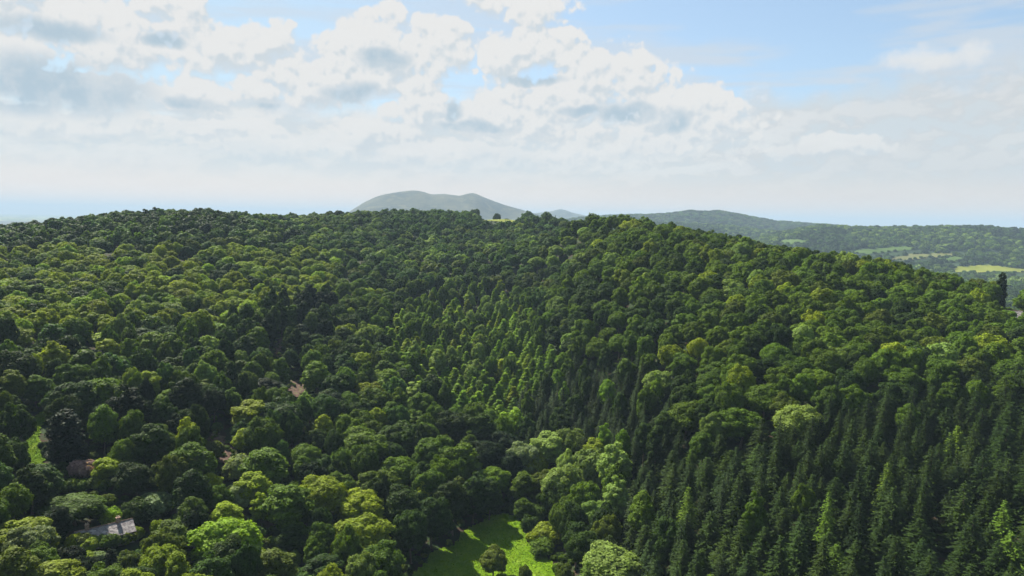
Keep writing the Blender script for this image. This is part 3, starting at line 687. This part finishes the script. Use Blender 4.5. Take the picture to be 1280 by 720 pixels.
# woods of the far valley and hillsides
lump = [crown('crown', 200+i, 'dome', 7, 5.6, 5.0, 12, .45, 2.6, 260, M_leaf, .05) for i in range(3)]
far = []
n = 30000; r_ = np.sqrt(RS.uniform(1150**2, 3700**2, n)); a_ = np.radians(RS.uniform(-14, 44, n)); ux = r_*np.sin(a_); uy = r_*np.cos(a_); uz = H(ux, uy)
fb = [(min(p[0] for p in w), max(p[0] for p in w), min(p[1] for p in w), max(p[1] for p in w), w) for w in w_fields]
for i in range(n):
    x, y, z = float(ux[i]), float(uy[i]), float(uz[i]); r = float(r_[i])
    bad = False
    for x0, x1, y0, y1, w in fb:
        if x0-60 < x < x1+60 and y0-60 < y < y1+60:
            for k in (0, 14, 28, 42, 56):
                if inside(w, x*(1+k/r), y*(1+k/r)): bad = True; break
        if bad: break
    if bad: continue
    cl = mnoise.noise((x/300, y/300, 1)); s = rg.uniform(.8, 1.5)
    if r < 2000 and cl < -.25: s *= .7
    tone = rg.choice(['dark', 'cool', 'mid', 'dark', 'cool', 'beech', 'pale']) if cl < .1 else rg.choice(['dark', 'dark', 'cool', 'darkcon'])
    v = rg.uniform(.8, 1.2); c = tuple(q*v for q in TINT[tone]); far.append((x, y, z, rg.uniform(0, 6.28), s, s*rg.uniform(.8, 1.25), rg.randrange(3), c))
for w in w_fields:      # hedgerow trees round each field
    for i in range(len(w)):
        (x1, y1), (x2, y2) = w[i-1], w[i]; L = math.hypot(x2-x1, y2-y1)
        for k in range(int(L/11)+1):
            if rg.random() < .12: continue
            t = rg.random(); x, y = x1+(x2-x1)*t+rg.uniform(-3, 3), y1+(y2-y1)*t+rg.uniform(-3, 3); s = rg.uniform(.3, .8)
            far.append((x, y, H1(x, y), rg.uniform(0, 6.28), s, s, rg.randrange(3), TINT[rg.choice(['dark', 'cool', 'mid'])]))
n = 9000; r_ = np.sqrt(RS.uniform(3700**2, 5000**2, n)); a_ = np.radians(RS.uniform(-2, 30, n)); ux = r_*np.sin(a_); uy = r_*np.cos(a_); uz = H(ux, uy)
for i in range(n):
    cl = mnoise.noise((ux[i]/420, uy[i]/420, 4)); s = rg.uniform(1.2, 2.6)
    c = tuple(q*rg.uniform(.8, 1.2) for q in TINT[rg.choice(['dark', 'cool', 'mid', 'darkcon'])]); far.append((float(ux[i]), float(uy[i]), float(uz[i]), rg.uniform(0, 6.28), s, s*.6, rg.randrange(3), c))
instancer('distant_woods', far, [[l] for l in lump], 'woods and hedgerow trees of the far valley and its hillside')
# grass tufts of the clearing
def tufts(name, poly, n, label):
    xs = [p[0] for p in poly]; ys = [p[1] for p in poly]; P = []
    while len(P) < n:
        x, y = rg.uniform(min(xs), max(xs)), rg.uniform(min(ys), max(ys))
        if inside(poly, x, y): P.append((x, y))
    P = np.array(P); z = H(P[:, 0], P[:, 1])+.35; rs = np.random.RandomState(3)
    nn = rs.normal(size=(n, 3)); nn[:, 2] = np.abs(nn[:, 2])*1.6+1.3; nn /= np.linalg.norm(nn, axis=1)[:, None]
    V, Fq = quads(np.column_stack([P, z+.12]), nn, .36, rs); o = link(name, mesh_np(name, V, Fq, [M_blade])); o['kind'] = 'stuff'; o['label'] = label
tufts('grass', w_meadow, 26000, 'tussocky long grass of the meadow'); tufts('grass', w_strip, 2500, 'long grass of the narrow strip')

# ------------------------------------------------------------------ buildings
def house(name, x, y, ang, L, W, hw, hr, roofm, wallm, label, chim=2, wins=4, door=True):
    root = bpy.data.objects.new(name, None); C.objects.link(root); z = H1(x, y)+.2; root.location = (x, y, z); root.rotation_euler = (0, 0, ang)
    root['label'] = label; root['category'] = 'house'
    l, w = L/2, W/2
    mb = MB(); mb.poly([(-l,-w,-1),(l,-w,-1),(l,w,-1),(-l,w,-1),(-l,-w,hw),(l,-w,hw),(l,w,hw),(-l,w,hw),(-l,0,hr-.12),(l,0,hr-.12)],
                       [(3,2,1,0),(0,1,5,4),(2,3,7,6),(1,2,6,9,5),(3,0,4,8,7),(4,5,9,8),(6,7,8,9)]); mb.build('wall', wallm, root)
    o = .45; s = (hr-hw)/w; rs = random.Random(2); mb = MB()
    for sg in (-1, 1):    # slabs with slightly uneven slate courses
        nC, nX = 14, 40; top = []; 
        for i in range(nC+1):
            t = i/nC; yy = sg*(w+o)*(1-t); zz = hr-(w+o)*(1-t)*s+.1
            for j in range(nX+1):
                top.append((-l-o+(L+2*o)*j/nX, yy, zz+.03*rs.uniform(-1, 1)+(-.10*math.sin(math.pi*j/nX)*t)))
        b = len(mb.v); mb.v += top; m1 = len(top); mb.v += [(p[0], p[1], p[2]-.14) for p in top]
        for i in range(nC):
            for j in range(nX):
                q = (b+i*(nX+1)+j, b+i*(nX+1)+j+1, b+(i+1)*(nX+1)+j+1, b+(i+1)*(nX+1)+j); mb.f.append(q if sg < 0 else q[::-1]); q2 = tuple(k+m1 for k in q); mb.f.append(q2[::-1] if sg < 0 else q2)
        e = [b+j for j in range(nX+1)]
        for j in range(nX): mb.f.append((e[j], e[j+1], e[j+1]+m1, e[j]+m1))
        for j in (0, nX):
            for i in range(nC): a_, b_ = b+i*(nX+1)+j, b+(i+1)*(nX+1)+j; mb.f.append((a_, b_, b_+m1, a_+m1))
    roof = mb.build('roof', roofm, root)
    MB().tube([(-l-o, 0, hr+.14, .12), (l+o, 0, hr+.14, .12)], 6).build('ridge_tiles', M_brick, roof)
    for k in range(chim):
        cx = (-.62 if k == 0 else .52)*l; c = MB().box(cx-.45, cx+.45, -.35, .35, hr-.5, hr+1.15).box(cx-.53, cx+.53, -.43, .43, hr+1.15, hr+1.3).build('chimney', M_brick, roof)
        for dx in (-.2, .2): MB().tube([(cx+dx, 0, hr+1.3, .13), (cx+dx, 0, hr+1.75, .11)], 8).build('chimney_pot', M_pot, c)
    for k in range(wins):
        wx = -l+L*(k+.7)/(wins+.4)
        if door and k == wins//2: 
            d = MB().box(wx-.45, wx+.45, -w-.05, -w+.02, 0, 2.0).build('door', M_wood, root); MB().box(wx+.3, wx+.36, -w-.1, -w-.05, .95, 1.05).build('handle', M_white, d); continue
        f = MB().box(wx-.6, wx+.6, -w-.06, -w+.03, .85, .95).box(wx-.6, wx+.6, -w-.06, -w+.03, 1.95, 2.03).box(wx-.6, wx-.52, -w-.06, -w+.03, .95, 1.95).box(wx+.52, wx+.6, -w-.06, -w+.03, .95, 1.95).box(wx-.03, wx+.03, -w-.06, -w+.03, .95, 1.95).build('window', M_white, root)
        MB().box(wx-.52, wx+.52, -w-.02, -w+.02, .95, 1.95).build('pane', M_glass, f)
    MB().tube([(-l-o, -w-o-.06, hw-o*s+.02, .07), (l+o, -w-o-.06, hw-o*s+.02, .07)], 6).build('gutter', M_wood, root)
    return root
house('cottage', cot_xy[0], cot_xy[1], R_(40), 12.2, 6.8, 2.1, 3.9, M_slate, M_pale, 'long low cottage with a stained grey slate roof and two chimneys among the trees')
a = math.atan2(hs1[0], hs1[1])
house('house', hs1[0], hs1[1], -a+.2, 9.5, 6, 3.0, 5.7, M_slate, M_white, 'small pale house half hidden in trees at the right edge', 1, 3)
house('farm_building', hs2[0], hs2[1], .15, 7.5, 4, 2.2, 3.8, M_white, M_white, 'tiny white farm building beside the lone hilltop tree', 0, 2, False)
sh = bpy.data.objects.new('garden_shed', None); C.objects.link(sh); sh.location = (shed[0], shed[1], H1(shed[0], shed[1])); sh.rotation_euler = (0, 0, R_(40))
sh['label'] = 'low shed with a pale roof in the dark gap right of the cottage'; sh['category'] = 'shed'
MB().box(-1.9, 1.9, -1.1, 1.1, -.4, 1.75).build('wall', M_wood, sh)
MB().poly([(-2.1,-1.3,1.75),(2.1,-1.3,1.75),(2.1,1.3,2.15),(-2.1,1.3,2.15),(-2.1,-1.3,1.85),(2.1,-1.3,1.85),(2.1,1.3,2.25),(-2.1,1.3,2.25)],[(3,2,1,0),(4,5,6,7),(0,1,5,4),(1,2,6,5),(2,3,7,6),(3,0,4,7)]).build('roof', M_pale, sh)
MB().box(-.4, .4, -1.15, -1.05, 0, 1.6).build('door', M_white, sh)

# ------------------------------------------------------------------ haze
hz = MB().box(-32000, 32000, -32000, 32000, 5, Z0+290).build('haze', None) if False else None
m, nt, out = mat('haze'); pv = nd(nt, 'ShaderNodeVolumePrincipled'); pv.inputs['Color'].default_value = (0.42, 0.565, 0.72, 1); pv.inputs['Density'].default_value = 0.95e-4; pv.inputs['Anisotropy'].default_value = 0.0
nt.links.new(pv.outputs[0], out.inputs['Volume'])
hz = MB().box(-32000, 32000, -32000, 32000, 3, Z0+262).build('haze', m); hz['kind'] = 'stuff'; hz['label'] = 'pale blue summer haze over the far hills'

# ------------------------------------------------------------------ sky and clouds
world = bpy.data.worlds.new('World'); scene.world = world; world.use_nodes = True; nt = world.node_tree
for n_ in list(nt.nodes): nt.nodes.remove(n_)
wo = nt.nodes.new('ShaderNodeOutputWorld'); bg = nt.nodes.new('ShaderNodeBackground'); STR = 0.058; EXPO = 1.55; bg.inputs[1].default_value = STR
sky = nt.nodes.new('ShaderNodeTexSky'); sky.sky_type = 'NISHITA'; sky.sun_disc = False; sky.sun_elevation = R_(SUN_EL); sky.sun_rotation = R_(SUN_AZ); sky.altitude = 200; sky.air_density = 1.0; sky.dust_density = 0.9; sky.ozone_density = 1.6
# direction -> (azimuth, elevation) in degrees
grp = bpy.data.node_groups.new('cloud_field', 'ShaderNodeTree')
grp.interface.new_socket('P', in_out='INPUT', socket_type='NodeSocketVector'); grp.interface.new_socket('Cover', in_out='OUTPUT', socket_type='NodeSocketFloat')
gi = grp.nodes.new('NodeGroupInput'); go = grp.nodes.new('NodeGroupOutput')
def vmath(nt, op, a, b=None):
    n = nt.nodes.new('ShaderNodeVectorMath'); n.operation = op
    for i, v in enumerate((a, b)):
        if v is None: continue
        if isinstance(v, tuple): n.inputs[i].default_value = v
        else: nt.links.new(v, n.inputs[i])
    return n
def warp(nt, P, scale, amp, det=5, rough=.55):
    n = noise(nt, P, scale, det, rough, dim='2D'); c = vmath(nt, 'SUBTRACT', n.outputs['Color'], (.5, .5, .5)); m = vmath(nt, 'MULTIPLY', c.outputs[0], (amp, amp*.7, 0)); return vmath(nt, 'ADD', P, m.outputs[0]).outputs[0]
def ell(nt, P, px, py, rx, ry):
    a, e = azel(px, py); k = 57.3/F
    s = vmath(nt, 'SUBTRACT', P, (a, e, 0)); s = vmath(nt, 'MULTIPLY', s.outputs[0], (1/(rx*k), 1/(ry*k), 0)); d = vmath(nt, 'DOT_PRODUCT', s.outputs[0], s.outputs[0])
    return math_(nt, 'SUBTRACT', 1.0, d.outputs['Value'])
Pw = warp(grp, gi.outputs[0], .2, 3.0)
CL = [(40,14,110,36),(8,70,60,34),(120,66,70,24),(60,108,100,24),(195,60,80,34),(260,52,70,26),(322,46,44,18),(208,10,46,22),(238,120,46,22),(250,158,100,12),(335,122,50,20),(352,98,28,16),(395,108,56,28),(432,78,50,42),(480,50,60,34),(500,84,70,36),(548,40,60,20),(568,70,34,24),
      (645,66,62,34),(700,66,50,28),(742,92,70,34),(535,142,66,32),(598,138,46,30),(650,158,60,24),(480,166,80,20),(780,118,76,38),(700,122,90,34),(842,135,62,32),(890,155,60,30),(640,8,70,18),(60,156,110,18),(120,195,120,14),(330,185,120,18),(560,195,130,20),(760,180,130,28),(1040,185,60,12),(620,225,120,10),(30,225,60,8)]
acc = None
for c in CL:
    e = ell(grp, Pw, *c); acc = e if acc is None else math_(grp, 'MAXIMUM', acc, e)
acc = math_(grp, 'MAXIMUM', acc, -2.4)
fb_ = noise(grp, gi.outputs[0], .42, 7, .62, dim='2D'); fb2 = noise(grp, gi.outputs[0], 1.5, 4, .6, dim='2D')
# scattered cumulus of the rest of the sky, away from the view ahead
sx = grp.nodes.new('ShaderNodeSeparateXYZ'); grp.links.new(gi.outputs[0], sx.inputs[0])
aw = mapr(grp, math_(grp, 'ABSOLUTE', sx.outputs[0]), 37, 48); ew = mapr(grp, sx.outputs[1], 18, 25); ow = math_(grp, 'MAXIMUM', aw, ew)
gen = mapr(grp, noise(grp, gi.outputs[0], .07, 3, .6, dim='2D').outputs[0], .50, .80, -1.4, 1.0, False)
acc = math_(grp, 'ADD', math_(grp, 'MULTIPLY', acc, math_(grp, 'SUBTRACT', 1.0, ow)), math_(grp, 'MULTIPLY', gen, ow))
def puff(nt, P, scale):
    v = nt.nodes.new('ShaderNodeTexVoronoi'); v.voronoi_dimensions = '2D'; v.feature = 'SMOOTH_F1'; v.inputs['Scale'].default_value = scale; v.inputs['Smoothness'].default_value = .25
    nt.links.new(P, v.inputs['Vector']); return v.outputs['Distance']
Pp = warp(grp, gi.outputs[0], .8, .9, 4)
f1 = math_(grp, 'MULTIPLY_ADD', math_(grp, 'SUBTRACT', .54, puff(grp, Pp, .27)), 1.6, acc)
f1 = math_(grp, 'MULTIPLY_ADD', math_(grp, 'SUBTRACT', .54, puff(grp, Pp, .62)), 1.0, f1)
f1 = math_(grp, 'MULTIPLY_ADD', math_(grp, 'SUBTRACT', .46, puff(grp, Pp, 1.5)), .5, f1)
f1 = math_(grp, 'MULTIPLY_ADD', math_(grp, 'SUBTRACT', fb_.outputs[0], .5), 1.1, f1)
f1 = math_(grp, 'MULTIPLY_ADD', math_(grp, 'SUBTRACT', fb2.outputs[0], .5), .5, f1)
grp.links.new(f1, go.inputs[0])

tc = nt.nodes.new('ShaderNodeTexCoord'); sp = nt.nodes.new('ShaderNodeSeparateXYZ'); nt.links.new(tc.outputs['Generated'], sp.inputs[0])
az_ = math_(nt, 'MULTIPLY', math_(nt, 'ARCTAN2', sp.outputs[0], sp.outputs[1]), 57.2958); el_ = math_(nt, 'MULTIPLY', math_(nt, 'ARCSINE', sp.outputs[2]), 57.2958)
cb = nt.nodes.new('ShaderNodeCombineXYZ'); nt.links.new(az_, cb.inputs[0]); nt.links.new(el_, cb.inputs[1]); P0 = cb.outputs[0]
def field(P): g = nt.nodes.new('ShaderNodeGroup'); g.node_tree = grp; nt.links.new(P, g.inputs[0]); return g.outputs[0]
f0 = field(P0); f1_ = field(vmath(nt, 'ADD', P0, (-.25, .5, 0)).outputs[0])
soft = mapr(nt, math_(nt, 'SUBTRACT', f1_, f0), -.2, .6, .42, 1.25)
alpha = mapr(nt, math_(nt, 'DIVIDE', f0, soft), -.12, 1.0)
relief = math_(nt, 'SUBTRACT', f1_, f0)            # thicker towards the sun: shaded side
shade = mapr(nt, relief, -.18, .55, 0, 1)
# thick bases: grey blue undersides
Pb = warp(nt, P0, .3, 2.2)
BS = [(50,108,105,30),(62,38,50,14),(205,52,20,10),(480,74,36,14),(440,118,36,14),(330,135,30,8),(780,142,44,12),(665,98,40,7),(590,158,50,8),(562,140,12,14),(235,128,26,8),(845,150,16,14),(720,140,30,8)]
bacc = None
for c in BS:
    e = mapr(nt, ell(nt, Pb, *c), -.6, 1.0); bacc = e if bacc is None else math_(nt, 'MAXIMUM', bacc, e)
depth = mapr(nt, f0, .1, .8)
dark = math_(nt, 'MULTIPLY', bacc, mapr(nt, noise(nt, P0, .4, 5, .6, dim='2D').outputs[0], .3, .6, .55, .95)); dark = math_(nt, 'MAXIMUM', dark, math_(nt, 'MULTIPLY', shade, .5), clamp=True)
K = 1/STR/2**EXPO
WHITE = tuple(q*K for q in (.84, .835, .82)); GREY = tuple(q*K for q in (.44, .565, .66))
ccol = mixc(nt, dark, WHITE, GREY)
# high thin veil and haze bank low down
el2 = math_(nt, 'MULTIPLY_ADD', math_(nt, 'SUBTRACT', noise(nt, P0, .22, 7, .6, dim='2D').outputs[0], .5), 5.0, el_)
el3 = math_(nt, 'MULTIPLY_ADD', az_, -.035, el2)
bank = mapr(nt, el3, 10.2, 7.4)
st = nt.nodes.new('ShaderNodeMapping'); st.inputs['Scale'].default_value = (.05, .42, 1); st.inputs['Rotation'].default_value = (0, 0, R_(-6)); nt.links.new(P0, st.inputs[0])
cir = noise(nt, st.outputs[0], 1.0, 6, .55, dim='2D'); cirr = mapr(nt, cir.outputs[0], .44, .60, 0, .75)
cirr = math_(nt, 'MULTIPLY', cirr, mapr(nt, el_, 17, 11, .55, 1.0))
bk_n = noise(nt, P0, .33, 7, .6, dim='2D'); bk = mixc(nt, mapr(nt, az_, -30, 36), tuple(q*K for q in (.78, .79, .78)), tuple(q*K for q in (.65, .67, .68)))
bq = vmath(nt, 'MULTIPLY', P0, (1, 1.7, 1)).outputs[0]; bq = warp(nt, bq, .5, 1.5, 4)
nA = noise(nt, bq, .24, 7, .58, dim='2D').outputs[0]; nB = noise(nt, vmath(nt, 'ADD', bq, (-.35, 1.0, 0)).outputs[0], .24, 7, .58, dim='2D').outputs[0]
brel = math_(nt, 'SUBTRACT', nA, nB)
bfade = mapr(nt, el_, 1.5, 6.0, .35, 1.0)
bk = mixc(nt, math_(nt, 'MULTIPLY', math_(nt, 'MULTIPLY', mapr(nt, brel, -.03, .10, 0, .9), mapr(nt, az_, 12, 28, 1.0, .45)), bfade), bk, WHITE); bk = mixc(nt, math_(nt, 'MULTIPLY', mapr(nt, brel, .0, -.10, 0, .8), bfade), bk, tuple(q*K for q in (.66, .72, .755)))
veil = mixc(nt, mapr(nt, az_, -35, 26, .72, .3), sky.outputs[0], tuple(q*K for q in (.48, .66, .76)))
c1 = mixc(nt, cirr, veil, tuple(q*K for q in (.66, .71, .76)))
c2 = mixc(nt, math_(nt, 'MULTIPLY', bank, .93), c1, bk)
lowf = mapr(nt, el_, 2.5, 8.0, .22, 1.0)
lowmask = math_(nt, 'MULTIPLY', alpha, lowf)
c3 = mixc(nt, lowmask, c2, ccol)
wis = None
for c in ((1142,72,34,12),(1170,77,30,9),(1216,66,18,13)):
    e = ell(nt, warp(nt, P0, .7, 1.0), *c); wis = e if wis is None else math_(nt, 'MAXIMUM', wis, e)
wis = math_(nt, 'MULTIPLY_ADD', math_(nt, 'SUBTRACT', noise(nt, P0, 1.1, 6, .62, dim='2D').outputs[0], .5), 1.6, wis)
c3 = mixc(nt, mapr(nt, wis, -.5, 1.2, 0, .75), c3, WHITE)
c3 = mixc(nt, mapr(nt, el_, 4.5, .8, 0, .85), c3, mixc(nt, mapr(nt, az_, -30, 36), tuple(q*K for q in (1.12, .90, .74)), tuple(q*K for q in (.92, .76, .64))))
bk_away = mapr(nt, math_(nt, 'ABSOLUTE', math_(nt, 'ADD', az_, 40.0)), 85, 150, 0, .72)
c3 = mixc(nt, bk_away, c3, tuple(q*K for q in (.12, .19, .30)))
nt.links.new(c3, bg.inputs[0]); nt.links.new(bg.outputs[0], wo.inputs[0])
world.cycles.sampling_method = 'MANUAL'; world.cycles.sample_map_resolution = 512

# ------------------------------------------------------------------ sun
sd = bpy.data.lights.new('sun', 'SUN'); sd.energy = 5.0; sd.angle = R_(.53); sd.color = (1, .94, .82)
so = bpy.data.objects.new('sun', sd); C.objects.link(so)
dv = Vector((math.sin(R_(SUN_AZ))*math.cos(R_(SUN_EL)), math.cos(R_(SUN_AZ))*math.cos(R_(SUN_EL)), math.sin(R_(SUN_EL))))
so.rotation_euler = dv.to_track_quat('Z', 'Y').to_euler()

scene.render.engine = 'CYCLES'; cy = scene.cycles
cy.max_bounces = 5; cy.diffuse_bounces = 2; cy.glossy_bounces = 1; cy.transmission_bounces = 3; cy.transparent_max_bounces = 4; cy.volume_bounces = 0
cy.use_denoising = True; cy.use_adaptive_sampling = True; cy.adaptive_threshold = 0.02
scene.view_settings.view_transform = 'Standard'; scene.view_settings.look = 'None'; scene.view_settings.exposure = EXPO; scene.view_settings.gamma = 1; scene.view_settings.use_curve_mapping = False
